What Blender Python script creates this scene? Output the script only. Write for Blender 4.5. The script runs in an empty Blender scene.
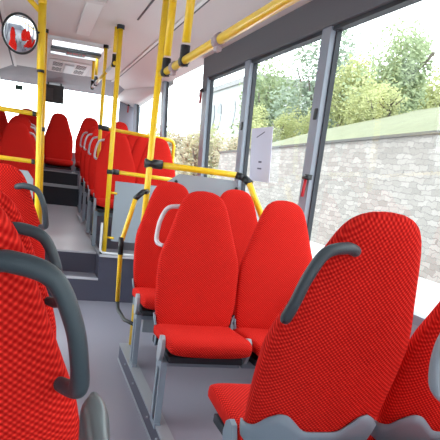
import bpy, bmesh, math, random
from mathutils import Vector, Matrix
random.seed(7)
S = bpy.context.scene
COL = S.collection
# ------------------------------------------------------------------ camera
cam_d = bpy.data.cameras.new('camera')
cam = bpy.data.objects.new('camera', cam_d); COL.objects.link(cam)
YAW, PIT, ROL = 0.265258, 0.379129, 0.125189
F = Vector((math.sin(YAW)*math.cos(PIT), math.cos(YAW)*math.cos(PIT), -math.sin(PIT)))
r0 = Vector((math.cos(YAW), -math.sin(YAW), 0)); u0 = r0.cross(F)
r = math.cos(ROL)*r0 + math.sin(ROL)*u0
u = -math.sin(ROL)*r0 + math.cos(ROL)*u0
m = Matrix((r, u, -F)).transposed().to_4x4(); m.translation = Vector((0, 0, 1.4))
cam.matrix_world = m
cam_d.sensor_width = 36; cam_d.lens = 520/440*36
cam_d.shift_x = (220-160.26)/440; cam_d.shift_y = (373.59-220)/440
cam_d.clip_start = 0.02; cam_d.clip_end = 500
S.camera = cam
# ------------------------------------------------------------------ world, light, exposure
W = bpy.data.worlds.new('sky'); S.world = W; W.use_nodes = True
bg = W.node_tree.nodes['Background']
bg.inputs[0].default_value = (0.93, 0.96, 1.0, 1); bg.inputs[1].default_value = 5.2
sd = bpy.data.lights.new('sun', 'SUN'); sd.energy = 2.0; sd.angle = math.radians(25); sd.color = (1, .97, .92)
sun = bpy.data.objects.new('sun', sd); COL.objects.link(sun)
sun.rotation_euler = (math.radians(38), math.radians(-28), 0)
S.view_settings.view_transform = 'Standard'; S.view_settings.look = 'None'
S.view_settings.exposure = 0.0; S.view_settings.gamma = 1.0; S.view_settings.use_curve_mapping = False

# ------------------------------------------------------------------ materials
def mat(name, col, rough=.5, metal=0, spec=.5, noise=0, nscale=20, bump=0, bscale=200, coat=0):
    M = bpy.data.materials.new(name); M.use_nodes = True
    nt = M.node_tree; b = nt.nodes['Principled BSDF']
    b.inputs['Base Color'].default_value = (*col, 1); b.inputs['Roughness'].default_value = rough
    b.inputs['Metallic'].default_value = metal; b.inputs['Specular IOR Level'].default_value = spec
    b.inputs['Coat Weight'].default_value = coat
    tc = nt.nodes.new('ShaderNodeTexCoord')
    if noise:
        n = nt.nodes.new('ShaderNodeTexNoise'); n.inputs['Scale'].default_value = nscale; n.inputs['Detail'].default_value = 4
        nt.links.new(tc.outputs['Object'], n.inputs['Vector'])
        rr = nt.nodes.new('ShaderNodeMapRange'); rr.inputs[3].default_value = 1-noise; rr.inputs[4].default_value = 1+noise
        nt.links.new(n.outputs[0], rr.inputs[0])
        mx = nt.nodes.new('ShaderNodeVectorMath'); mx.operation = 'SCALE'; mx.inputs[0].default_value = col
        nt.links.new(rr.outputs[0], mx.inputs['Scale']); nt.links.new(mx.outputs[0], b.inputs['Base Color'])
    if bump:
        n = nt.nodes.new('ShaderNodeTexNoise'); n.inputs['Scale'].default_value = bscale
        nt.links.new(tc.outputs['Object'], n.inputs['Vector'])
        bp = nt.nodes.new('ShaderNodeBump'); bp.inputs['Strength'].default_value = bump; bp.inputs['Distance'].default_value = .002
        nt.links.new(n.outputs[0], bp.inputs['Height']); nt.links.new(bp.outputs[0], b.inputs['Normal'])
    return M

def fabric(name, dark, light, pitch=.0068):
    M = bpy.data.materials.new(name); M.use_nodes = True
    nt = M.node_tree; b = nt.nodes['Principled BSDF']; L = nt.links.new
    b.inputs['Roughness'].default_value = .85; b.inputs['Specular IOR Level'].default_value = .08
    b.inputs['Sheen Weight'].default_value = .02
    b.inputs['Sheen Tint'].default_value = (1, .25, .2, 1)
    tc = nt.nodes.new('ShaderNodeTexCoord'); sx = nt.nodes.new('ShaderNodeSeparateXYZ')
    nz = nt.nodes.new('ShaderNodeTexNoise'); nz.inputs['Scale'].default_value = 60
    ad = nt.nodes.new('ShaderNodeVectorMath'); ad.operation = 'MULTIPLY_ADD'
    L(tc.outputs['Object'], nz.inputs['Vector']); L(nz.outputs[1], ad.inputs[0]); ad.inputs[1].default_value = (.003,)*3
    L(tc.outputs['Object'], ad.inputs[2]); L(ad.outputs[0], sx.inputs[0])
    def M2(op, a, bb):
        n = nt.nodes.new('ShaderNodeMath'); n.operation = op
        for i, v in enumerate((a, bb)):
            if v is None: continue
            if isinstance(v, (int, float)): n.inputs[i].default_value = v
            else: L(v, n.inputs[i])
        return n.outputs[0]
    yz = M2('ADD', sx.outputs[1], sx.outputs[2])
    k = math.pi/pitch
    s1 = M2('SINE', M2('MULTIPLY', sx.outputs[0], k), None); s2 = M2('SINE', M2('MULTIPLY', yz, k), None)
    p = M2('MULTIPLY', s1, s2)
    h = M2('MULTIPLY_ADD', p, .5); h.node.inputs[2].default_value = .5
    mx = nt.nodes.new('ShaderNodeMix'); mx.data_type = 'RGBA'
    mx.inputs[6].default_value = (*dark, 1); mx.inputs[7].default_value = (*light, 1)
    rp = M2('POWER', h, 1.6); L(rp, mx.inputs[0]); L(mx.outputs[2], b.inputs['Base Color'])
    bp = nt.nodes.new('ShaderNodeBump'); bp.inputs['Strength'].default_value = .7; bp.inputs['Distance'].default_value = .003
    L(h, bp.inputs['Height']); L(bp.outputs[0], b.inputs['Normal'])
    return M

def glass(name, tint=(.93, .96, .95), gl=.018):
    M = bpy.data.materials.new(name); M.use_nodes = True
    nt = M.node_tree; nt.nodes.clear(); L = nt.links.new
    o = nt.nodes.new('ShaderNodeOutputMaterial'); t = nt.nodes.new('ShaderNodeBsdfTransparent'); g = nt.nodes.new('ShaderNodeBsdfGlossy')
    t.inputs[0].default_value = (*tint, 1); g.inputs['Roughness'].default_value = .03
    lw = nt.nodes.new('ShaderNodeLayerWeight'); lw.inputs[0].default_value = .35
    mr = nt.nodes.new('ShaderNodeMapRange'); mr.inputs[3].default_value = gl*.6; mr.inputs[4].default_value = gl*4
    L(lw.outputs['Fresnel'], mr.inputs[0])
    x = nt.nodes.new('ShaderNodeMixShader'); L(mr.outputs[0], x.inputs[0]); L(t.outputs[0], x.inputs[1]); L(g.outputs[0], x.inputs[2])
    L(x.outputs[0], o.inputs[0]); return M

RED = fabric('red woven seat fabric', (.44, .004, .004), (.95, .045, .030))
SHELL = mat('blue grey seat plastic', (.24, .31, .375), .45, bump=.1)
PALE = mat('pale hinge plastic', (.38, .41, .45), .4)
HANDLE = mat('slate grip plastic', (.045, .065, .078), .42, bump=.35, bscale=900)
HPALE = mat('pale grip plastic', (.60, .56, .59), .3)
LEG = mat('blue grey powder coat', (.25, .30, .36), .4)
DARKIN = mat('dark slot', (.02, .025, .035), .6)
YEL = mat('yellow powder coated tube', (.97, .63, .016), .32, coat=.2)
BLK = mat('black joint plastic', (.014, .017, .02), .4)
FLOOR_REFL = mat('vinyl floor with painted reflection', (.52, .52, .57), .3, noise=.06, nscale=350)  # same vinyl, base colour lightened to stand in for rear window reflection
FLOOR = mat('speckled vinyl floor', (.28, .275, .335), .30, noise=.08, nscale=350)
RISER = mat('dark step riser vinyl', (.065, .065, .10), .45, noise=.1, nscale=300)
NOSE = mat('pale step nosing', (.55, .55, .60), .4)
ALU = mat('brushed trim strip', (.38, .41, .45), .35, metal=.3)
CEIL = mat('ceiling panel', (.74, .685, .675), .5)
CEIL2 = mat('ceiling inlay', (.82, .79, .78), .45)
VAL = mat('rear ceiling lining', (.30, .275, .30), .6)
SEAM = mat('dark ceiling seam', (.06, .055, .06), .6)
WALLM = mat('grey wall trim', (.36, .38, .42), .55, noise=.06, nscale=200)
BEAM = mat('dark window header', (.11, .115, .135), .5)
PILL = mat('blue grey window pillar', (.27, .31, .37), .4)
RUB = mat('window rubber', (.03, .035, .045), .6)
GLASS = glass('window glass'); HGLASS = glass('hatch glass', (.9, .93, .95), .05)
PANEL = mat('blue grey partition', (.33, .38, .43), .4)
WHITE = mat('white painted metal', (.75, .76, .78), .4)
REDP = mat('red plastic', (.5, .02, .03), .4)
PAPER = mat('paper sheet', (.66, .66, .80), .8)
INK = mat('dark print', (.12, .12, .2), .8)
MIRROR = mat('convex mirror glass', (.92, .93, .94), .02, metal=1)
GREENS = mat('green sticker', (.03, .10, .07), .5)
ORNG = mat('amber tube', (.90, .47, .02), .35)

# ------------------------------------------------------------------ mesh helpers
class MB:
    def __init__(s): s.v = []; s.f = []; s.m = []; s.sm = []
    def add(s, vs, fs, mi=0, smooth=False):
        o = len(s.v); s.v += [tuple(v) for v in vs]
        for f in fs: s.f.append([i+o for i in f]); s.m.append(mi); s.sm.append(smooth)
    def box(s, x0, x1, y0, y1, z0, z1, mi=0):
        s.add([(x0,y0,z0),(x1,y0,z0),(x1,y1,z0),(x0,y1,z0),(x0,y0,z1),(x1,y0,z1),(x1,y1,z1),(x0,y1,z1)],
              [(3,2,1,0),(4,5,6,7),(0,1,5,4),(1,2,6,5),(2,3,7,6),(3,0,4,7)], mi)
    def prism(s, pts, d, mi=0):   # pts 3D loop, d extrusion vector
        n = len(pts); d = Vector(d); vs = [Vector(p) for p in pts]; vs += [v+d for v in vs]
        s.add(vs, [list(range(n))[::-1], list(range(n, 2*n))]+[(i, (i+1) % n, n+(i+1) % n, n+i) for i in range(n)], mi)
    def loft(s, rings, mi=0, cap=True, smooth=True):
        n = len(rings[0]); vs = [p for R in rings for p in R]; fs = []
        for k in range(len(rings)-1):
            for i in range(n):
                j = (i+1) % n; fs.append((k*n+i, k*n+j, (k+1)*n+j, (k+1)*n+i))
        if cap: fs.append(list(range(n))[::-1]); fs.append([(len(rings)-1)*n+i for i in range(n)])
        s.add(vs, fs, mi, smooth)
    def tube(s, pts, rad, mi=0, seg=14, smooth_path=False, flat=1.0):
        P = [Vector(p) for p in pts]
        R = rad if isinstance(rad, (list, tuple)) else [rad]*len(P)
        if smooth_path and len(P) > 2:
            Q = []; RR = []
            for i in range(len(P)-1):
                p0 = P[max(i-1, 0)]; p1 = P[i]; p2 = P[i+1]; p3 = P[min(i+2, len(P)-1)]
                for k in range(8):
                    t = k/8
                    Q.append(.5*((2*p1)+(-p0+p2)*t+(2*p0-5*p1+4*p2-p3)*t*t+(-p0+3*p1-3*p2+p3)*t**3)); RR.append(R[i]*(1-t)+R[i+1]*t)
            Q.append(P[-1]); RR.append(R[-1]); P, R = Q, RR
        rings = []; up = None
        for i, p in enumerate(P):
            t = (P[min(i+1, len(P)-1)]-P[max(i-1, 0)]).normalized()
            if up is None: up = t.orthogonal().normalized()
            up = (up - t*up.dot(t)).normalized(); w = t.cross(up)
            rings.append([p+(up*math.cos(a)+w*math.sin(a)*flat)*R[i] for a in [2*math.pi*k/seg for k in range(seg)]])
        s.loft(rings, mi)
    def ball(s, c, rad, mi=0, seg=14, rings=8):
        c = Vector(c); rx, ry, rz = rad if isinstance(rad, (tuple, list)) else (rad,)*3
        R = []
        for k in range(rings+1):
            a = -math.pi/2*.98+math.pi*.98*k/rings
            R.append([c+Vector((rx*math.cos(a)*math.cos(b), ry*math.cos(a)*math.sin(b), rz*math.sin(a))) for b in [2*math.pi*i/seg for i in range(seg)]])
        s.loft(R, mi)
    def mesh(s, name, mats, bevel=0):
        me = bpy.data.meshes.new(name); me.from_pydata(s.v, [], s.f)
        for mm in (mats if isinstance(mats, (list, tuple)) else [mats]): me.materials.append(mm)
        me.polygons.foreach_set('material_index', s.m); me.polygons.foreach_set('use_smooth', s.sm)
        bm = bmesh.new(); bm.from_mesh(me); bmesh.ops.recalc_face_normals(bm, faces=bm.faces)
        if bevel: bmesh.ops.bevel(bm, geom=bm.edges[:], offset=bevel, segments=2, affect='EDGES', profile=.6)
        bm.to_mesh(me); bm.free(); me.update(); return me
    def obj(s, name, mats, parent=None, bevel=0, **kw):
        o = bpy.data.objects.new(name, s.mesh(name, mats, bevel)); COL.objects.link(o)
        if parent: o.parent = parent
        for k, v in kw.items(): o[k] = v
        return o
def tag(o, label, cat, group=None):
    o['label'] = label; o['category'] = cat
    if group: o['group'] = group
    return o
def empty(name, loc, label, cat, group=None, rz=0):
    o = bpy.data.objects.new(name, None); COL.objects.link(o); o.location = loc; o.rotation_euler = (0, 0, rz)
    o.empty_display_size = .1
    return tag(o, label, cat, group)
def struct(o): o['kind'] = 'structure'; return o
def bx(name, m_, x0, x1, y0, y1, z0, z1, parent=None, bevel=0, **kw):
    b = MB(); b.box(x0, x1, y0, y1, z0, z1); return b.obj(name, m_, parent, bevel, **kw)

# ------------------------------------------------------------------ bus shell
XL, XR = -.88, 1.66
YF, YB = -4.0, 9.75
CZ = 2.50
def wx(z): return 1.655-.073*(max(z, .9)-1.13)     # right wall leans in towards the roof
def wl(z): return .76-wx(z)                         # mirrored left wall
fb = MB(); fb.box(XL, XR, YF, 5.35, -.08, 0); struct(fb.obj('floor', FLOOR))
# raised rear section: two steps in the aisle, then the sloping rear floor
struct(bx('floor_step', [FLOOR], 0.02, .66, 5.35, 5.655, 0, .232))
b = MB(); b.prism([(.02, 5.65, 0), (.02, 8.5, 0), (.02, 8.5, .65), (.02, 5.65, .45)], (.64, 0, 0)); struct(b.obj('floor_aisle', FLOOR_REFL))
b = MB(); b.prism([(.66, 5.35, 0), (.66, 9.0, 0), (.66, 9.0, .66), (.66, 8.5, .66), (.66, 5.75, .48), (.66, 5.35, .48)], (1.0, 0, 0)); struct(b.obj('floor_platform_right', RISER))
b = MB(); b.prism([(XL, 5.35, 0), (XL, 9.0, 0), (XL, 9.0, .66), (XL, 8.5, .66), (XL, 5.75, .48), (XL, 5.35, .48)], (.02-XL, 0, 0)); struct(b.obj('floor_platform_left', RISER))
struct(bx('trim_1', RISER, .02, .66, 5.343, 5.35, 0, .225)); struct(bx('trim_2', RISER, .02, .66, 5.643, 5.65, .232, .44))
struct(bx('trim_3', NOSE, .02, .66, 5.325, 5.37, .225, .243)); struct(bx('trim_4', NOSE, .02, .66, 5.625, 5.67, .44, .458))
struct(bx('trim_5', NOSE, .66, XR, 5.325, 5.365, .468, .49)); struct(bx('trim_6', FLOOR, .685, XR, 5.365, 5.75, .48, .488))
b = MB(); b.prism([(.655, 5.33, .47), (.655, 5.75, .47), (.655, 8.5, .66), (.655, 8.5, .675), (.655, 5.75, .49), (.655, 5.33, .49)], (.03, 0, 0)); struct(b.obj('trim_7', ALU))
struct(bx('trim_8', NOSE, .60, .625, 7.2, 7.9, .565, .617))
b = MB()   # rear bench steps
b.box(.02, .66, 8.5, 8.85, .3, .93); b.box(.02, .66, 8.85, 9.75, .3, 1.12); struct(b.obj('floor_rear_step', DARKIN))
struct(bx('trim_9', ALU, .02, .66, 8.47, 8.52, .91, .95)); struct(bx('trim_10', ALU, .02, .66, 8.83, 8.86, 1.11, 1.125))
struct(bx('floor_bench_right', DARKIN, .66, XR, 9.0, YB, .3, .79)); struct(bx('floor_bench_left', DARKIN, XL, .02, 9.0, YB, .3, .79))
# podium under the right hand seats
struct(bx('floor_podium', FLOOR, .70, XR, -1.5, 3.66, 0, .118))
b = MB(); b.box(.652, .70, -1.5, 3.66, 0, .118); struct(b.obj('trim_11', RISER))
b = MB(); b.box(.648, .715, -1.5, 3.66, .118, .132); b.box(.645, .652, -1.5, 3.66, .0, .012); struct(b.obj('trim_12', ALU))
b = MB()
for y in [3.35, 3.02, 2.55, 2.3, 1.9]: b.tube([(.655, y, .08), (.642, y, .08)], .007, seg=8)
struct(b.obj('trim_13', PALE))
# lower side walls
b = MB(); b.box(wx(.5), wx(.5)+.08, YF, YB, -.1, .90); struct(b.obj('wall_right', WALLM))
b = MB(); b.box(wl(.5)-.08, wl(.5), YF, 3.75, -.1, .90); b.box(wl(.5)-.08, wl(.5), 5.1, YB, -.1, .90); struct(b.obj('wall_left', WALLM))
# belt caps
struct(bx('trim_14', PILL, wx(.9)-.03, wx(.9)+.05, YF, YB, .88, .92))
struct(bx('floor_podium_left', FLOOR, XL, .02, -1.5, 3.66, 0, .118))
# windows right: panes between pillars
PY = [-2.6, -1.0, .35, 1.62, 3.15, 4.36, 5.46, 7.35, 9.45]
def slab(bm_, side, y0, y1, z0, z1, off0, off1, mi=0):   # follows the leaning wall
    w = wx if side > 0 else wl; q = side
    bm_.add([(w(z0)+q*off0, y0, z0), (w(z0)+q*off1, y0, z0), (w(z0)+q*off1, y1, z0), (w(z0)+q*off0, y1, z0),
             (w(z1)+q*off0, y0, z1), (w(z1)+q*off1, y0, z1), (w(z1)+q*off1, y1, z1), (w(z1)+q*off0, y1, z1)],
            [(3,2,1,0),(4,5,6,7),(0,1,5,4),(1,2,6,5),(2,3,7,6),(3,0,4,7)], mi)
n = 1
for side in (1, -1):
    for i in range(len(PY)-1):
        y0, y1 = PY[i], PY[i+1]
        if side < 0 and (y0 > 5.4 or -1.1 < y0 < 1.0):
            b = MB(); slab(b, side, y0, y1, .90, 2.38, .03, .06); struct(b.obj('light_block_left', WALLM)); continue  # out-of-view panes closed with added panels to cut light from the left
        zt = 2.2 if (y1 <= 5.5 and side > 0) else 2.37
        b = MB(); slab(b, side, y0+.03, y1-.03, .90, zt, .035, .043)
        o = struct(b.obj('window_%d' % n, GLASS)); n += 1
t = 15
for side in (1, -1):
    for i, y in enumerate(PY):
        hw = .05 if y < 5 else .07
        b = MB(); slab(b, side, y-hw, y+hw, .90, 2.38, -.012, .05)
        slab(b, side, y-hw-.012, y-hw, .90, 2.38, .02, .05, 1); slab(b, side, y+hw, y+hw+.012, .90, 2.38, .02, .05, 1)
        struct(b.obj('trim_%d' % t, [PILL, RUB])); t += 1
# dark hopper header on the right, from pillar 5.46 forward
b = MB(); slab(b, 1, YF, 5.53, 2.215, 2.385, -.02, .05); slab(b, 1, YF, 5.53, 2.195, 2.215, .0, .05, 1); slab(b, 1, 5.40, 5.53, 2.1, 2.385, -.018, .05)
struct(b.obj('trim_%d' % t, [BEAM, RUB])); t += 1
b = MB(); slab(b, -1, YF, 5.53, 2.215, 2.385, -.02, .05); struct(b.obj('trim_%d' % t, BEAM)); t += 1
# ceiling with a hole for the hatch
cx0, cx1 = -.34, 1.15; hx0, hx1, hy0, hy1 = .12, .72, 6.42, 7.30
b = MB()
b.box(cx0, cx1, YF, hy0, CZ, CZ+.05); b.box(cx0, cx1, hy1, 9.2, CZ, CZ+.05)
b.box(cx0, hx0, hy0, hy1, CZ, CZ+.05); b.box(hx1, cx1, hy0, hy1, CZ, CZ+.05)
struct(b.obj('ceiling', CEIL))
for nm, xa, xb, sd_ in (('ceiling_cove_right', cx1, wx(2.37)+.05, 1), ('ceiling_cove_left', cx0, wl(2.37)-.05, -1)):
    b = MB(); b.prism([(xa, YF, CZ), (xb, YF, 2.37), (xb, YF, 2.45), (xa, YF, CZ+.06)], (0, YB-YF, 0)); struct(b.obj(nm, CEIL))
for x in (cx1, cx0):
    struct(bx('trim_%d' % t, SEAM, x-.012, x+.006, YF, 9.2, CZ-.004, CZ+.002)); t += 1
    struct(bx('trim_%d' % t, CEIL2, x-.045 if x > 0 else x+.012, x-.016 if x > 0 else x+.045, YF, 9.2, CZ-.012, CZ)); t += 1
# outer roof skin keeps the sky out of the gaps
b = MB(); b.box(XL-.1, hx0, YF, YB+.1, CZ+.06, CZ+.1); b.box(hx1, XR+.1, YF, YB+.1, CZ+.06, CZ+.1); b.box(hx0, hx1, YF, hy0, CZ+.06, CZ+.1); b.box(hx0, hx1, hy1, YB+.1, CZ+.06, CZ+.1)
struct(b.obj('ceiling_roof', CEIL))
# sloping lining at the rear end
b = MB(); b.prism([(XL, 9.0, 2.5), (XL, 9.78, 2.36), (XL, 9.78, 2.5)], (XR-XL, 0, 0)); struct(b.obj('ceiling_rear_lining', VAL))
for nm, xa, xb in (('ceiling_corner_right', 1.30, 1.66), ('ceiling_corner_left', -.90, -.54)):
    b = MB(); 
    rings = []
    for k in range(9):
        y = 7.2+2.55*k/8; q = (k+.2)/8.2
        x_in = xb-(xb-xa)*q if xa > 0 else xa+(xb-xa)*q
        xo = xb if xa > 0 else xa
        zb = 2.37-.12*q
        rings.append([(xo, y, 2.5), (xo, y, zb-.02), (xo*.6+x_in*.4, y, zb+.01), (x_in*.85+xo*.15, y, zb+.06), (x_in, y, zb+.14), (x_in, y, 2.5)])
    b.loft(rings, smooth=True); struct(b.obj(nm, CEIL))
# rear wall around the window
b = MB(); b.box(XL-.08, XR+.06, YB, YB+.06, -.1, 1.42); b.box(XL-.08, -.60, YB, YB+.06, 1.42, 2.5); b.box(1.36, XR+.06, YB, YB+.06, 1.42, 2.5); b.box(-.6, 1.36, YB, YB+.06, 2.36, 2.5)
struct(b.obj('wall_rear', PILL))
struct(bx('window_%d' % n, GLASS, -.60, 1.36, YB+.02, YB+.03, 1.42, 2.36)); n += 1
# front wall behind the camera with windscreen
b = MB(); b.box(XL-.08, XR+.06, YF-.06, YF, -.1, .9); b.box(XL-.08, XR+.06, YF-.06, YF, 2.2, 2.5)
struct(b.obj('wall_front', WALLM)); struct(bx('window_%d' % n, GLASS, XL, XR, YF-.03, YF-.02, .9, 2.2)); n += 1
struct(bx('door_1', GLASS, wl(.5)-.05, wl(.5)-.03, 3.75, 5.1, 0, .9))

# ------------------------------------------------------------------ outside
ASPH = mat('pale asphalt', (.42, .42, .43), .9, noise=.1, nscale=3)
GRASS = mat('dry grass', (.15, .16, .095), .95, noise=.3, nscale=2)
struct(bx('ground', ASPH, -60, 8.98, -40, 140, -.5, -.35))
def stone():
    M = bpy.data.materials.new('rough stone masonry'); M.use_nodes = True; nt = M.node_tree; b_ = nt.nodes['Principled BSDF']; L = nt.links.new
    tc = nt.nodes.new('ShaderNodeTexCoord'); sp = nt.nodes.new('ShaderNodeSeparateXYZ'); cb = nt.nodes.new('ShaderNodeCombineXYZ')
    L(tc.outputs['Object'], sp.inputs[0]); L(sp.outputs[1], cb.inputs[0]); L(sp.outputs[2], cb.inputs[1])
    nz = nt.nodes.new('ShaderNodeTexNoise'); nz.inputs['Scale'].default_value = 4.0; L(cb.outputs[0], nz.inputs['Vector'])
    ma = nt.nodes.new('ShaderNodeVectorMath'); ma.operation = 'MULTIPLY_ADD'; L(nz.outputs[1], ma.inputs[0]); ma.inputs[1].default_value = (.42, .20, 0); L(cb.outputs[0], ma.inputs[2])
    br = nt.nodes.new('ShaderNodeTexBrick'); L(ma.outputs[0], br.inputs['Vector']); br.inputs['Scale'].default_value = 1
    br.inputs['Brick Width'].default_value = .34; br.inputs['Row Height'].default_value = .13; br.inputs['Mortar Size'].default_value = .012; br.inputs['Mortar Smooth'].default_value = .6
    br.inputs['Color1'].default_value = (.33, .305, .285, 1); br.inputs['Color2'].default_value = (.225, .205, .19, 1); br.inputs['Mortar'].default_value = (.18, .165, .155, 1)
    L(br.outputs[0], b_.inputs['Base Color']); b_.inputs['Roughness'].default_value = .95
    return M
b = MB(); ys = [-6, 4, 11.5, 17, 22.8, 27]; zt = [3.2, 3.0, 2.80, 2.62, 2.42, 2.3]
b.prism([(9, y, z) for y, z in zip(ys, zt)]+[(9, 27, -.4), (9, -6, -.4)], (.5, 0, 0))
b2 = MB(); 
sw = b.obj('stone_wall', stone()); tag(sw, 'long grey stone retaining wall outside the right windows', 'wall')
b.v and None
bc = MB(); bc.prism([(8.93, y, z) for y, z in zip(ys, zt)]+[(8.93, y, z+.07) for y, z in reversed(list(zip(ys, zt)))], (.65, 0, 0))
bc.obj('coping', mat('dark coping stone', (.10, .095, .09), .9), sw)
# hillside
def hill(x, y):
    q = max(0, min(1, (x-9.45)/11)); fade = max(0, min(1, (62-y)/34))
    return 3.1-.035*max(0, min(y, 32))+(3.7*fade)*(q**.8)+.12*math.sin(y*.5)*math.sin(x*.7)*q
b = MB(); vs = []; fs = []; N, Mx = 60, 20
for i in range(N+1):
    for j in range(Mx+1):
        x = 9.45+j*1.5; y = -20+i*2.4
        vs.append((x, y, hill(x, y)-(0 if y < 27 or j else .0)-max(0, (y-27)/6 if y < 33 else 1)*max(0, 1.6-.16*j)))
for i in range(N):
    for j in range(Mx):
        a = i*(Mx+1)+j; fs.append((a, a+1, a+Mx+2, a+Mx+1))
b.add(vs, fs, 0, True); struct(b.obj('ground_hillside', GRASS))
# trees
def leafmat(name, c1, c2):
    M = bpy.data.materials.new(name); M.use_nodes = True; nt = M.node_tree; b_ = nt.nodes['Principled BSDF']; L = nt.links.new
    tc = nt.nodes.new('ShaderNodeTexCoord'); nz = nt.nodes.new('ShaderNodeTexNoise'); nz.inputs['Scale'].default_value = 1.3; L(tc.outputs['Object'], nz.inputs['Vector'])
    mx = nt.nodes.new('ShaderNodeMix'); mx.data_type = 'RGBA'; L(nz.outputs[0], mx.inputs[0]); mx.inputs[6].default_value = (*c1, 1); mx.inputs[7].default_value = (*c2, 1)
    L(mx.outputs[2], b_.inputs['Base Color']); b_.inputs['Roughness'].default_value = .8
    tr = nt.nodes.new('ShaderNodeBsdfTranslucent'); L(mx.outputs[2], tr.inputs[0]); ms = nt.nodes.new('ShaderNodeMixShader'); ms.inputs[0].default_value = .4
    L(b_.outputs[0], ms.inputs[1]); L(tr.outputs[0], ms.inputs[2]); L(ms.outputs[0], nt.nodes['Material Output'].inputs[0]); return M
LF1 = leafmat('mid green leaves', (.26, .33, .19), (.38, .44, .27))
LF2 = leafmat('yellow green leaves', (.38, .42, .20), (.48, .49, .25))
LF3 = leafmat('blue green leaves', (.26, .33, .25), (.34, .40, .31))
LF4 = leafmat('brownish scrub leaves', (.40, .34, .26), (.42, .40, .27))
BARK = mat('grey brown bark', (.12, .10, .085), .9, noise=.2)
def tree_mesh(seed, h, w, leaf, n=1500, low=.15, size=.22):
    rnd = random.Random(seed); b = MB(); bl = []
    for k in range(11):
        a = rnd.uniform(0, 6.28); q = rnd.random(); rr = w*.5*rnd.uniform(.1, .75)*(1-.5*q)
        bl.append((rr*math.cos(a), rr*math.sin(a), h*(low+.12+(1-low-.25)*q), w*rnd.uniform(.22, .36)))
    for k in range(n):
        x, y, z, s_ = bl[rnd.randrange(len(bl))]
        d = Vector((rnd.gauss(0, 1), rnd.gauss(0, 1), rnd.gauss(0, 1))).normalized()*s_*rnd.uniform(.55, 1.05)
        c = Vector((x, y, z))+d*Vector((1, 1, .85)).length/1.6
        e1 = Vector((rnd.gauss(0, 1), rnd.gauss(0, 1), rnd.gauss(0, .6))).normalized()*size*rnd.uniform(.6, 1.2); e2 = e1.orthogonal().normalized()*size*.55
        b.add([c-e1, c+e2, c+e1, c-e2], [(0, 1, 2, 3)])
    return b.mesh('foliage', leaf)
def trunk_mesh(seed, h, w):
    rnd = random.Random(seed+99); b = MB()
    b.tube([(0, 0, -.3), (.05*w, 0, h*.3), (0, .04*w, h*.7)], [w*.045, w*.035, w*.012], smooth_path=True, seg=8)
    for k in range(5):
        a = rnd.uniform(0, 6.28); z = h*rnd.uniform(.25, .5)
        b.tube([(0, 0, z), (math.cos(a)*w*.2, math.sin(a)*w*.2, z+h*.15), (math.cos(a)*w*.32, math.sin(a)*w*.32, z+h*.3)], [w*.02, w*.014, w*.006], smooth_path=True, seg=6)
    return b.mesh('trunk', BARK)
TM = {}
def tree(kind, x, y, z, sc, rz, label, name='tree', group='trees on the hillside'):
    if kind not in TM:
        h, w, lf, nn, low, sz = {'a': (7, 6, LF1, 4600, .1, .18), 'b': (6, 5.2, LF2, 3800, .1, .17), 'c': (7.5, 6, LF3, 4600, .1, .19), 's': (2.2, 3, LF4, 1500, .0, .12), 'g': (2.4, 3.2, LF2, 1500, 0, .13)}[kind]
        TM[kind] = (tree_mesh(ord(kind), h, w, lf, nn, low, sz), trunk_mesh(ord(kind), h, w))
    t_ = empty(name, (x, y, z), label, 'shrub' if name == 'shrub' else 'tree', group, rz); t_.scale = (sc,)*3
    for nm, me in zip(('foliage', 'trunk'), TM[kind]):
        o = bpy.data.objects.new(nm, me); COL.objects.link(o); o.parent = t_
for kind, x, y, sc, rz, lb in [
 ('b', 20.5, 25.5, .72, .3, 'yellow-green tree high on the bank at the right edge of the right window'),
 ('a', 21, 31.5, .80, 1.3, 'green tree on the bank in the middle of the large right window'),
 ('b', 21, 37, .85, 2.0, 'bright yellow-green tree just right of the wide window pillar'),
 ('c', 22, 43, 1.2, .7, 'blue-green tree right behind the wide window pillar'),
 ('a', 20, 49, 1.1, 2.6, 'green tree filling the pane with the paper notice'),
 ('b', 16, 41.5, .52, 1.2, 'low yellow-green tree above the stone wall beside the paper notice'),
 ('a', 38, 66, 1.3, 3.9, 'dense green tree behind the upper edge of the notice pane'),
 ('c', 27, 58, 1.05, .5, 'blue-green tree just right of the white building'),
 ('c', 37, 110, 1.9, 4.4, 'tall blue-green tree rising behind the white building'),
 ('b', 27, 36, .8, 5.0, 'pale tree at the top of the bank behind the others'),
 ('a', 31, 47, 1.25, 2.2, 'green tree furthest back on the bank, behind the blue-green one'),
]: tree(kind, x, y, hill(x, min(y, 70))-.25, sc, rz, lb)
for kind, x, y, z, sc, rz, lb in [
 ('g', 14, 35, 2.6, .8, .3, 'yellow-green bush above the wall end, right of the narrow pillar'),
 ('s', 11, 31, 1.2, .95, 1.3, 'brownish bush at the far end of the stone wall'),
 ('s', 10, 34.5, .6, 1.3, 2.3, 'brown scrub seen low in the narrow window pane'),
 ('g', 12, 41, 1.1, 1.2, 4.3, 'pale green bush left of the dark hopper window frame'),
 ('s', 11, 47, .7, 1.5, .9, 'brown scrub seen through the open-looking rear side window'),
 ('g', 12.5, 58, .7, 1.6, 3.0, 'distant green bush behind the yellow guard rail'),
]: tree(kind, x, y, z, sc, rz, lb, name='shrub', group='bushes past the stone wall')
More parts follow.
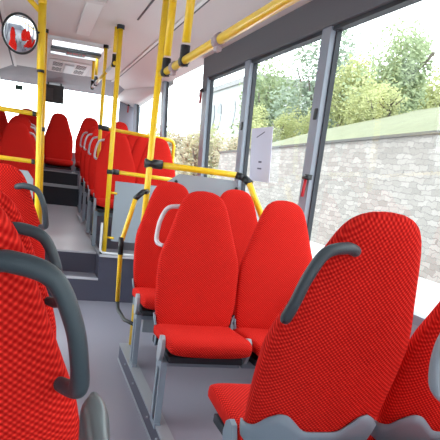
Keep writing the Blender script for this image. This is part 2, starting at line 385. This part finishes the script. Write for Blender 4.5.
for kind, x, y, sc, rz, lb in [
 ('g', 15.5, 23.5, .55, .3, 'small green bush on the grassy bank, low in front of the rightmost tree'),
 ('g', 17.5, 28.5, .8, 1.7, 'rounded green bush at the foot of the bank trees in the right window'),
 ('g', 16.5, 32.5, .6, 2.9, 'low bush on the bank right of the wide window pillar'),
 ('g', 17, 38, .8, 4.1, 'bush growing on the bank beside the wide window pillar'),
 ('g', 16.5, 26.3, .6, 5.2, 'leafy bush high on the bank between the two rightmost trees'),
]: tree(kind, x, y, hill(x, y)-.2, sc, rz, lb, name='shrub', group='bushes on the bank')
# far white building with oval windows
BW = mat('white render', (.42, .42, .43), .8); BG = mat('dark far glass', (.06, .075, .09), .2)
e = empty('building', (25, 77, 0), 'white building with dark oval windows far behind the trees', 'building')
b = MB(); b.box(0, 9, -11, 12, -1, 12); b.obj('wall', BW, e)
b = MB(); b.box(-.3, 9.3, -11.3, 12.3, 12, 12.6); b.obj('roof', mat('grey roof', (.25, .25, .26), .8), e)
for y in (-4.6, 1.0, 4.0, 8.5):
    b = MB(); ring = [(-.12, y+1.1*math.cos(a), 8.6+1.7*math.sin(a)) for a in [2*math.pi*i/24 for i in range(24)]]; b.prism(ring, (.2, 0, 0)); b.obj('window', BG, e)

# ------------------------------------------------------------------ seats
def interp(tab, x):
    if x <= tab[0][0]: return tab[0][1]
    for (a, va), (c, vc) in zip(tab, tab[1:]):
        if x <= c:
            t_ = (x-a)/(c-a); return va+(vc-va)*t_
    return tab[-1][1]
WT = [(0.44, 0.1993), (0.5, 0.2158), (0.58, 0.2274), (0.7, 0.2313), (0.8, 0.2294), (0.86, 0.2177), (0.925, 0.1944), (1.0, 0.1691), (1.06, 0.1497), (1.115, 0.1302), (1.15, 0.1128), (1.172, 0.0933), (1.186, 0.07), (1.194, 0.0428), (1.197, 0.0117)]
TT = [(.44, .03), (.50, .048), (.8, .05), (1.0, .044), (1.1, .038), (1.15, .032), (1.18, .022), (1.194, .012), (1.197, .004)]
def yc(z): return .02+.15*(z-.46)
def smoothtab(tab, z, d=.015): return (interp(tab, z-d)+interp(tab, z)*2+interp(tab, z+d))/4
def backrest_mesh():
    b = MB(); rings = []
    zs = [.44, .45, .47]+[.5+.03*i for i in range(22)]+[1.145, 1.158, 1.168, 1.177, 1.184, 1.190, 1.194, 1.197]
    for z in zs:
        w = interp(WT, z) if z > 1.15 else smoothtab(WT, z); t_ = interp(TT, z); y0 = yc(z); R = []
        for i in range(36):
            a = 2*math.pi*i/36; c, s_ = math.cos(a), math.sin(a); e_ = 2/2.9
            x = w*math.copysign(abs(c)**e_, c); y = t_*math.copysign(abs(s_)**e_, s_)
            # front (−y) slightly dished, wings forward
            y += -.018*(x/.235)**2 + .008
            R.append((x, y0+y, z if z < .8 else .8+(z-.8)*.97))
        rings.append(R)
    b.loft(rings); return b.mesh('backrest', RED)
def cushion_mesh():
    b = MB(); rings = []
    for k in range(19):
        q = k/18; y = .045-.405*q
        zc = .438+.030*q; t_ = .046; w = .2225
        drop = 0
        if q > .8: e_ = (q-.8)/.2; drop = .016*e_*e_; t_ *= 1-.22*e_**2; w *= 1-.04*e_**2
        if q > .97: t_ *= .72; w *= .96
        if q == 0: t_ *= .8; w *= .96
        R = []
        for i in range(32):
            a = 2*math.pi*i/32; c, s_ = math.cos(a), math.sin(a); e_ = 2/4.5
            x = w*math.copysign(abs(c)**e_, c); z = t_*math.copysign(abs(s_)**e_, s_)
            z += .010*(x/.228)**2
            R.append((x, y, zc+z-drop))
        rings.append(R)
    b.loft(rings); return b.mesh('seat_cushion', RED)
def shell_mesh():
    # plastic back tray: follows backrest, wavy top edge with two horns
    b = MB(); n_ = 72; outer = []; inner = []
    prof = [(-1, 0.532), (-0.9, 0.537), (-0.76, 0.572), (-0.62, 0.59), (-0.5, 0.584), (-0.38, 0.557), (-0.28, 0.534), (-0.2, 0.529), (0.2, 0.529), (0.28, 0.534), (0.38, 0.557), (0.5, 0.584), (0.62, 0.59), (0.76, 0.572), (0.9, 0.537), (1, 0.532)]
    rows = 6; vs = []; fs = []
    for i in range(n_+1):
        uu = -1+2*i/n_; ang = uu*math.pi/2*1.12
        top = smoothtab(prof, math.copysign(abs(math.sin(ang))**(2/2.9), math.sin(ang)) if abs(uu) < .89 else math.copysign(1, uu), .03)
        for k in range(rows+1):
            z = .36+(top-.36)*k/rows; zz = max(z, .44)
            w = interp(WT, zz)+.012; t_ = max(interp(TT, zz), .045)+.012
            c, s_ = math.sin(ang), math.cos(ang); e_ = 2/2.9
            x = w*math.copysign(abs(c)**e_, c); y = t_*math.copysign(abs(s_)**e_, s_)
            y += -.018*(x/.235)**2+.008
            vs.append((x, yc(zz)+y, z))
    m_ = rows+1
    for i in range(n_):
        for k in range(rows): fs.append((i*m_+k, (i+1)*m_+k, (i+1)*m_+k+1, i*m_+k+1))
    b.add(vs, fs, 0, True)
    me = b.mesh('back_shell', SHELL); bm = bmesh.new(); bm.from_mesh(me)
    geom = bmesh.ops.solidify(bm, geom=bm.faces[:], thickness=.007); bm.to_mesh(me); bm.free()
    return me
def pan_mesh():
    b = MB(); b.box(-.20, .20, -.29, .05, .365, .40); b.box(-.21, .21, .0, .07, .36, .40); return b.mesh('seat_pan', DARKIN, .006)
def handle_mesh(s, hm=None):
    hm = hm or HANDLE
    b = MB()
    def yb(z): return yc(z)+interp(TT, z)
    P_ = [(s*.072, yb(1.05)-.012, 1.080), (s*.084, yb(1.05)+.014, 1.085), (s*.122, yb(1.05)+.030, 1.092), (s*.180, yb(1.05)+.040, 1.076), (s*.212, yb(1.0)+.043, 1.015), (s*.225, yb(.95)+.038, .950), (s*.228, yb(.9)+.024, .907), (s*.218, yb(.88)+.004, .893), (s*.200, yb(.87)-.02, .890)]
    R_ = [q_*(1 if hm is HANDLE else .78) for q_ in (.0125, .014, .015, .015, .015, .015, .016, .015, .0125)]
    b.tube(P_, R_, smooth_path=True, seg=14); return b.mesh('grab_handle', hm)
def bracket_mesh(s, pm=PALE):
    b = MB(); pts = [(-.375, .39), (-.385, .43), (-.378, .468), (-.36, .485), (-.338, .478), (-.322, .44), (-.315, .39), (-.325, .355), (-.36, .355)]
    b.prism([(s*.224, (y+.35)*1.35-.235, (z-.42)*1.1+.43) for y, z in pts], (s*.020, 0, 0)); return b.mesh('side_bracket', pm, .003)
def leg_mesh(s, h0=0.0):
    b = MB(); x0, x1 = sorted((s*.205, s*.238))
    for ya, yb_ in ((-.40, -.375), (-.335, -.30)):
        b.prism([(x0, ya-.0, h0), (x0, yb_, h0), (x0, yb_+.01, .37), (x0, ya+.01, .37)], (x1-x0, 0, 0))
    b.box(x0, x1, -.41, -.295, h0, h0+.03); b.box(x0, x1, -.39, -.29, .33, .37)
    b.box(x0+.008, x1-.008, -.375, -.335, h0+.03, .34, 1)
    return b.mesh('leg', [LEG, DARKIN])
def beam_mesh(s):
    b = MB(); b.box(-.225, .225, -.30, -.26, .315, .352); return b.mesh('cross_beam', LEG)
HR = None
BACK, CUSH, SHM, PAN = backrest_mesh(), cushion_mesh(), shell_mesh(), pan_mesh()
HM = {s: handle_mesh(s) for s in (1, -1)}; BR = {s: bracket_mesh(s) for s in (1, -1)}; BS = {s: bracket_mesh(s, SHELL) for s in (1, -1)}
LG = {s: leg_mesh(s) for s in (1, -1)}; BMh = {s: beam_mesh(s) for s in (1, -1)}
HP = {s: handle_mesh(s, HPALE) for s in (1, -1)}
_b = MB()
def _y(z): return yc(z)+.045
_b.tube([(.10, _y(1.05)-.02, 1.075), (.13, _y(1.05)+.02, 1.10), (.24, _y(1.05)+.04, 1.125), (.37, _y(1.05)+.04, 1.10), (.447, _y(1.0)+.04, 1.02), (.440, _y(.95)+.04, .93), (.38, _y(.9)+.03, .88), (.29, _y(.9)+.02, .865), (.215, _y(.86)-.01, .865)], .0135, smooth_path=True)
HR = _b.mesh('grab_handle', mat('light grey grip plastic', (.34, .38, .42), .35))
def seat(x, y, z, rz, s, label, group, leg=True, handle=True, pale=False, legy=0):
    # s = local side of the aisle (+1 / -1)
    t_ = empty('bus_seat', (x, y, z), label, 'seat', group, rz)
    parts = [('backrest', BACK), ('seat_cushion', CUSH), ('back_shell', SHM), ('seat_pan', PAN)]
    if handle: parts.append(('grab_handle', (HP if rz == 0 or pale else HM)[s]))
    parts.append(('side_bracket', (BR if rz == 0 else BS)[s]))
    parts.append(('cross_beam', BMh[s]))
    if leg: parts.append(('leg', LG[s]))
    for nm, me in parts:
        o = bpy.data.objects.new(nm, me); COL.objects.link(o); o.parent = t_
        if nm in ('leg', 'cross_beam', 'side_bracket'): o.location.y = legy+(.10 if nm != 'side_bracket' else 0)
    return t_
PI = math.pi
XA, XW = .87, 1.337
g1 = 'seats facing the back of the bus'; g2 = 'seats facing the camera on the right'; g3 = 'seats on the raised rear right platform'; g4 = 'seats on the raised rear left platform'; g5 = 'rear bench seats'
seat(XA-.002, 1.345, .172, PI, 1, 'large red seat back in the right foreground with a curved grey grab handle', g1, legy=.20)
seat(XW, 1.345, .172, PI, 1, 'shadowed red window seat just right of the large foreground seat', g1, leg=False, handle=False)
r0 = seat(1.128, .885, .185, PI, 1, 'nearest right seat, only its grey grab handle showing at the right edge', g1, pale=True, leg=False)
c1 = seat(-.142, .88, .17, PI, -1, 'close red woven seat back filling the lower left corner', g1, leg=False)
seat(-.155, 1.57, .12, PI, -1, 'red seat directly beyond the lower left foreground seat, mostly hidden', g1)
seat(-.165, 3.05, .13, PI, -1, 'red seat at the left edge beside the aisle, below the grey partition panel', g1)
for c_ in c1.children:
    if c_.name.startswith('grab_handle'): c_.scale = (.94, 1, 1)
for c_ in r0.children:
    if c_.name.startswith('grab_handle'): c_.data = HR
seat(XA+.010, 2.66, .112, 0, -1, 'red aisle seat of the middle right pair, facing the camera', g2)
seat(XW+.010, 2.66, .112, 0, -1, 'red window seat of the middle right pair, half behind the foreground seat', g2, leg=False, handle=False)
seat(XA+.03, 3.48, .118, 0, -1, 'red aisle seat behind the middle pair, next to the tall yellow pole', g2, handle=False)
seat(XW+.032, 3.48, .118, 0, -1, 'red window seat behind the middle pair, under the curved end of the yellow rail', g2, leg=False, handle=False)
rw = ['first row behind the grey partition', 'second row of the rear right block', 'third row of the rear right block', 'last row of the rear right block']
for i, (y, z) in enumerate(((6.12, .49), (6.85, .53), (7.55, .58), (8.25, .62))):
    seat(XA+.0, y, z, 0, -1, 'red aisle seat in the '+rw[i], g3)
    seat(XW, y, z, 0, -1, 'red window seat in the '+rw[i], g3, leg=False, handle=False)
lw_ = ['first row behind the two yellow rails', 'second row behind the two yellow rails', 'third row behind the two yellow rails']
for i, (y, z) in enumerate(((6.45, .47), (7.25, .56), (8.05, .62))):
    seat(-.20, y, z, 0, 1, 'red aisle seat on the far left, '+lw_[i], g4)
    seat(-.667, y, z, 0, 1, 'red window seat on the far left, '+lw_[i], g4, leg=False, handle=False)
nm_ = ['leftmost', 'second from left', 'centre', 'second from right', 'rightmost']
for i, x in enumerate((-.61, -.13, .365, .86, 1.35)):
    seat(x, 9.3, .79, 0, 1, 'dark red %s seat of the rear bench under the rear window' % nm_[i]+'', g5, leg=False, handle=False)
# side armrest by the left foreground seat
def armrest(x, y0, y1, label):
    b = MB(); R = []
    pts = [(y0, .80, .026), (y0+.12, .815, .028), (y1-.12, .835, .03), (y1-.04, .86, .036), (y1-.01, .868, .033), (y1+.012, .872, .016)]
    for y, z, w in pts:
        R.append([(x+w*math.copysign(abs(math.cos(a))**.7, math.cos(a)), y, z-.06+(.07 if math.sin(a) > 0 else .10)*math.copysign(abs(math.sin(a))**.7, math.sin(a))) for a in [2*PI*i/20 for i in range(20)]])
    b.loft(R); o = b.obj('armrest', mat('grey green armrest plastic', (.13, .165, .175), .35)); tag(o, label, 'armrest')
armrest(.150, .62, 1.12, 'grey rounded armrest end in the aisle at the bottom left')

# ------------------------------------------------------------------ poles and rails
def pole(x, y, z0, z1, label, collars=(), rad=.021, upper=None, m_=YEL, name='grab_pole', flange=None):
    e = empty(name, (x, y, z0), label, 'pole', 'vertical yellow grab poles')
    b = MB(); b.tube([(0, 0, 0), (0, 0, z1-z0)], rad, seg=18); b.obj('pole', m_, e)
    b = MB(); b.tube([(0, 0, 0), (0, 0, .012)], rad*2, seg=20); b.obj('base_flange', BLK, e)
    b = MB(); b.tube([(0, 0, z1-z0-.03), (0, 0, z1-z0)], rad*1.5, seg=20); b.obj('ceiling_flange', flange or BLK, e)
    for z in collars:
        b = MB(); b.tube([(0, 0, z-z0-.02), (0, 0, z-z0+.02)], rad*1.35, seg=18); b.obj('collar', BLK, e)
    if upper:
        b = MB(); b.tube([(0, 0, upper-z0), (0, 0, z1-z0-.03)], rad*1.45, seg=18); b.obj('sleeve', YEL, e)
    return e
def rail(name, pts, label, rad=.018, joints=(), group=None, parts=(), m_=YEL):
    o0 = Vector(pts[0]); e = empty(name, o0, label, 'handrail', group)
    b = MB(); b.tube([Vector(p)-o0 for p in pts], rad, seg=14); b.obj('rail', m_, e)
    for (p0, p1, rr) in joints:
        b = MB(); b.tube([Vector(p0)-o0, Vector(p1)-o0], rr, seg=14); b.obj('joint', BLK, e)
    for nm, p_, rr, mm in parts:
        b = MB(); b.tube([Vector(p)-o0 for p in p_], rr, seg=12); b.obj(nm, mm, e)
    return e, o0
def arc(c, a, d, nseg=6):   # rounded corner a->c->d
    a, c, d = Vector(a), Vector(c), Vector(d)
    return [tuple((1-t_)**2*a+2*t_*(1-t_)*c+t_*t_*d) for t_ in [i/nseg for i in range(nseg+1)]]
# P2: tall pole behind the middle seats, with the guard rail
pole(.79, 3.90, 0, CZ, 'tall yellow pole behind the middle seats reaching the ceiling, carrying the guard rail', (1.40,), .0225)
pts = [(.79, 3.90, 1.40), (1.44, 3.90, 1.395)]+arc((1.50, 3.88, 1.395), (1.46, 3.9, 1.395), (1.53, 3.84, 1.36))+[(1.575, 3.55, 1.12)]
e, o0 = rail('guard_rail', pts, 'yellow guard rail with black joints and blue-grey panel behind the middle seats', .0215,
     [((.755, 3.90, 1.40), (.88, 3.90, 1.40), .031), (tuple(arc((1.50, 3.88, 1.395), (1.45, 3.9, 1.395), (1.545, 3.82, 1.34))[0]), (1.50, 3.87, 1.383), .026), ((1.50, 3.87, 1.383), (1.54, 3.82, 1.345), .026)])
b = MB(); b.prism([Vector(p)-o0 for p in ((.87, 3.915, .14), (.87, 3.915, 1.24), (1.02, 3.915, 1.355), (1.45, 3.915, 1.355), (1.53, 3.915, 1.27), (1.53, 3.915, .14))], (0, .02, 0)); b.obj('panel', PANEL, e)
for x, z in ((1.47, 1.30), (1.0, 1.30)):
    b = MB(); b.tube([Vector((x, 3.915, z))-o0, Vector((x, 3.905, z))-o0], .012, seg=10); b.obj('bolt', BLK, e)
# bent lower tube off P2
rail('bent_grab_rail', [(.678, 3.72, 1.160), (.650, 3.71, 1.05), (.602, 3.70, .86), (.612, 3.70, .44)], 'bent yellow tube with a black elbow hanging beside the middle pole', .0165,
     [((.79, 3.88, 1.212), (.735, 3.76, 1.212), .017), ((.735, 3.76, 1.212), (.678, 3.72, 1.165), .019), ((.602, 3.70, .90), (.604, 3.70, .78), .0195)],
     parts=[('foot_loop', [(.612, 3.70, .44), (.615, 3.66, .39), (.64, 3.5, .36), (.70, 3.36, .365)], .014, BLK)])
# ceiling handrail on the right, hung on stubs
RX, RZ = .80, 1.955
def hung(x, z, y0, y1, stubs, label, rad=.021, brace=True, srad=.024):
    e, o0 = rail('ceiling_handrail', [(x, y0, z), (x, y1, z)], label, rad)
    for y in stubs:
        b = MB(); b.tube([Vector((x, y, z+.09))-o0, Vector((x, y, CZ))-o0], srad, seg=14); b.obj('stub', YEL, e)
        b = MB(); b.tube([Vector((x, y, z+.075))-o0, Vector((x, y, z-.026))-o0], srad*1.12, seg=14); b.tube([Vector((x, y-.03, z))-o0, Vector((x, y+.03, z))-o0], rad*1.35, seg=14); b.obj('joint', BLK, e)
    return e, o0
e, o0 = hung(RX, RZ, -1.5, 3.87, (3.74, 3.28, .9), 'long yellow handrail hung below the ceiling along the right windows')
b = MB(); b.tube([Vector((RX, 3.74, 2.34))-o0, Vector((RX, 3.28, 2.42))-o0], .016, seg=12); b.obj('brace', YEL, e)
for y in (3.52, 2.66):
    b = MB(); b.tube([Vector((RX, y-.03, RZ))-o0, Vector((RX, y+.03, RZ))-o0], .029, seg=12); b.box(RX-o0.x-.012, RX-o0.x+.012, y-.025-o0.y, y+.025-o0.y, RZ-.045-o0.z, RZ-.02-o0.z); b.obj('strap_clip', mat('pinkish grey clip', (.38, .30, .32), .5), e)
# rear ceiling handrail
e, o0 = hung(.685, 2.21, 5.45, 7.65, (5.5, 7.12, 7.55), 'short handrail with black joints hung from the rear ceiling', .016, srad=.018)
for ya, yb_ in ((5.62, 6.0), (6.9, 7.45)):
    b = MB(); b.tube([Vector((.685, ya, 2.21))-o0, Vector((.685, yb_, 2.21))-o0], .019, seg=12); b.obj('white_sleeve', WHITE, e)
# P3 with lower rail and panel F
pole(.71, 5.40, .49, CZ, 'yellow pole on the front corner of the raised right platform', (1.28,), .023)
e, o0 = rail('partition_rail', [(.71, 5.42, 1.285), (1.62, 5.42, 1.27)], 'lower yellow rail and grey panel at the front of the raised right platform', .018, [((.70, 5.42, 1.285), (.80, 5.42, 1.283), .025)])
b = MB(); b.box(.775-o0.x, 1.62-o0.x, 0, .02, .62-o0.z, 1.20-o0.z); b.obj('panel', PANEL, e)
for z in (1.09, .655):
    b = MB(); b.tube([Vector((.71, 5.42, z))-o0, Vector((.80, 5.42, z-.005))-o0], .011, seg=8); b.obj('clip', YEL, e)
rail('side_frame', [(.665, 5.36, .80), (.665, 5.36, .53), (.69, 5.36, .505), (1.2, 5.36, .50)], 'pale frame edging the raised platform corner below the pole', .012, m_=WHITE)
# P4 and rail behind row F
pole(.70, 6.40, .53, CZ, 'yellow pole rising behind the first raised row on the right', (1.71,), .020)
pts = [(.70, 6.40, 1.705), (1.48, 6.40, 1.675)]+arc((1.555, 6.40, 1.672), (1.49, 6.4, 1.675), (1.56, 6.40, 1.61))+[(1.565, 6.40, 1.2)]
rail('guard_rail', pts, 'yellow rail along the top of the first raised row, bending down near the window', .019, [((.68, 6.40, 1.706), (.79, 6.40, 1.702), .027)])
# left partition
pole(.028, 5.05, 0, CZ, 'yellow pole at the left of the aisle holding the round mirror', (2.235, 2.01), .023, 2.01, flange=YEL)
pole(.075, 6.15, .50, CZ, 'thin amber pole standing just right of the mirror pole', (1.6,), .017, m_=ORNG)
for z, lb in ((1.676, 'upper yellow rail running left from the mirror pole'), (1.296, 'lower yellow rail running left from the mirror pole')):
    rail('partition_rail', [(-.84, 5.05, z+.01), (.028, 5.05, z)], lb, .018, [((-.03, 5.05, z), (.0, 5.05, z), .021)])
e = empty('partition_panel', (-.43, 5.06, 0), 'grey partition panel below the lower left rail', 'panel')
b = MB(); b.prism([(-.43, 0, .08), (-.43, 0, 1.225), (.37, 0, 1.215), (.42, 0, 1.15), (.42, 0, .08)], (0, .02, 0)); b.obj('panel', PANEL, e)
# brace near the top-left
rail('ceiling_handrail', [(-.09, 5.05, CZ-.0), (.01, 5.05, 2.42)], 'short diagonal yellow brace at the top of the mirror pole', .02)
# mirror
e = empty('convex_mirror', (-.137, 4.96, 2.225), 'round convex mirror with a black rim mounted beside the left pole', 'mirror')
def dome(rad, depth, n1=10, n2=32):
    b = MB(); rings = []
    for k in range(n1+1):
        rr = rad*max(k/n1, .002); yy = -depth*(1-(k/n1)**2)
        rings.append([(rr*math.cos(a), yy, rr*math.sin(a)) for a in [2*PI*i/n2 for i in range(n2)]])
    b.loft(rings); return b
dome(.135, .012).obj('mirror_glass', MIRROR, e)
b = MB(); rg = [(.136*math.cos(a), .0, .136*math.sin(a)) for a in [2*PI*i/33 for i in range(34)]]; b.tube(rg, .006, seg=8); b.obj('rim', BLK, e)
b = MB(); b.tube([(.128, .01, .02), (.145, .05, .03), (.160, .085, .03)], .008, seg=8); b.obj('arm', BLK, e)
e.rotation_euler = (math.radians(14), 0, math.radians(6))

# ------------------------------------------------------------------ ceiling fittings
e = empty('roof_hatch', (.42, 6.86, CZ), 'pale framed roof hatch with a black handle bar and red lettering', 'hatch')
b = MB()
for x0, x1, y0, y1 in ((-.33, .33, -.47, -.41), (-.33, .33, .41, .47), (-.33, -.27, -.41, .41), (.27, .33, -.41, .41)): b.box(x0, x1, y0, y1, -.03, .0)
b.obj('frame', WHITE, e)
bx('hatch_glass', HGLASS, -.29, .29, -.43, .43, .052, .058, e)
b = MB(); b.box(-.28, .28, -.06, .13, -.05, -.02); b.box(-.11, .11, -.10, .16, -.06, -.045); b.obj('handle_bar', BLK, e, .006)
b = MB()
for i, w in enumerate((.028, .02, .03, .022, .016, .03)): b.box(-.10+i*.034, -.10+i*.034+w, -.03, .03+.01*(i % 2), -.064, -.0595)
b.obj('lettering', REDP, e)
e = empty('ceiling_lamp', (.42, 5.4, CZ), 'long pale lamp strip set in the ceiling before the hatch', 'lamp')
b = MB(); b.box(-.065, .065, -.62, .60, -.02, 0); b.obj('lamp_cover', CEIL2, e, .006)
b = MB(); b.box(-.075, .075, -.70, -.62, -.02, 0); b.obj('end_cap', CEIL, e)
e = empty('ceiling_speaker_grille', (.42, 8.4, CZ), 'perforated vent panel in the ceiling behind the hatch', 'vent')
b = MB(); b.box(-.27, .27, -.55, .55, -.012, 0); b.obj('plate', CEIL2, e, .004)
b = MB(); b.box(-.06, .06, -.35, .40, -.03, -.012); b.obj('centre_cover', WHITE, e, .004)
PERF = mat('perforated plate', (.3, .3, .3), .6)
_nt = PERF.node_tree; _c = _nt.nodes.new('ShaderNodeTexChecker'); _c.inputs['Scale'].default_value = 38; _c.inputs[1].default_value = (.10, .09, .09, 1); _c.inputs[2].default_value = (.60, .56, .56, 1)
_tc = _nt.nodes.new('ShaderNodeTexCoord'); _mp = _nt.nodes.new('ShaderNodeMapping'); _mp.inputs['Scale'].default_value = (1, .4, 0); _nt.links.new(_tc.outputs['Object'], _mp.inputs[0]); _nt.links.new(_mp.outputs[0], _c.inputs[0]); _nt.links.new(_c.outputs[0], _nt.nodes['Principled BSDF'].inputs['Base Color'])
for x0 in (-.22, .09):
    for y0 in (-.40, .08): bx('perforation', PERF, x0, x0+.13, y0, y0+.32, -.016, -.012, e)
struct(bx('trim_%d' % t, SEAM, .80, .815, 3.2, 5.1, CZ-.004, CZ)); t += 1
# destination display near the rear window
e = empty('rear_display', (.275, 9.55, 2.37), 'black display box hanging in front of the rear window', 'display')
b = MB(); b.box(-.145, .145, -.04, .03, -.25, 0); b.obj('case', BLK, e, .006)
b = MB(); b.box(-.13, -.02, -.048, -.04, -.22, -.05); b.obj('vent_plate', SEAM, e)
for x in (-.1, .1): bx('hanger', BLK, x-.012, x+.012, -.01, .01, 0, .06, e)
tag(bx('window_sticker', GREENS, -.335, -.22, YB+.012, YB+.018, 2.25, 2.315), 'small dark green sticker high on the rear window', 'sticker')
# notice on the side window
e = empty('paper_notice', (wx(1.55)+.02, 3.93, 1.37), 'pale lilac paper notice taped inside the right side window', 'notice')
b = MB(); xa = wx(1.37)-wx(1.74)
b.prism([(0, -.19, 0), (0, .19, 0), (-xa, .25, .37), (-xa, -.15, .37)], (.003, 0, 0)); b.obj('sheet', PAPER, e)
b = MB()
def mark(y0, y1, z0, z1, dz=0):
    f = lambda z: -xa*z/.37-.002
    b.add([(f(z0), y0, z0), (f(z0), y1, z0+dz), (f(z1), y1, z1+dz), (f(z1), y0, z1)], [(0, 1, 2, 3)])
mark(-.02, .12, .335, .343, -.035); mark(-.02, .04, .13, .142); mark(-.03, .05, .085, .095)
b.obj('print', INK, e)
# emergency hammers
def hammer(x, y, z, label):
    e = empty('emergency_hammer', (x, y, z), label, 'hammer', 'red emergency hammers on the window pillars')
    b = MB(); b.tube([(0, 0, -.10), (0, 0, 0)], [.011, .009], seg=10); b.obj('handle', REDP, e)
    b = MB(); b.tube([(0, -.03, .012), (0, .03, .012)], .013, seg=10); b.box(-.0, .03, -.02, .02, -.0, .03); b.obj('head', BLK, e)
hammer(wx(2.1)-.035, 5.50, 2.10, 'small red emergency hammer at the corner of the dark window header')
hammer(wx(1.4)-.030, 3.115, 1.42, 'red emergency hammer low on the wide window pillar')
hammer(1.50, 9.7, 2.25, 'red emergency hammer on the rear corner pillar')
# pillar locks
for y, z, w_ in ((3.13, 1.78, 'wide'), (4.34, 1.76, 'narrow')):
    b = MB(); b.box(wx(z)-.024, wx(z)-.012, y-.014, y+.014, z-.03, z+.03); tag(b.obj('window_latch', BLK, None, .004), 'small black latch on the %s window pillar' % w_, 'latch')
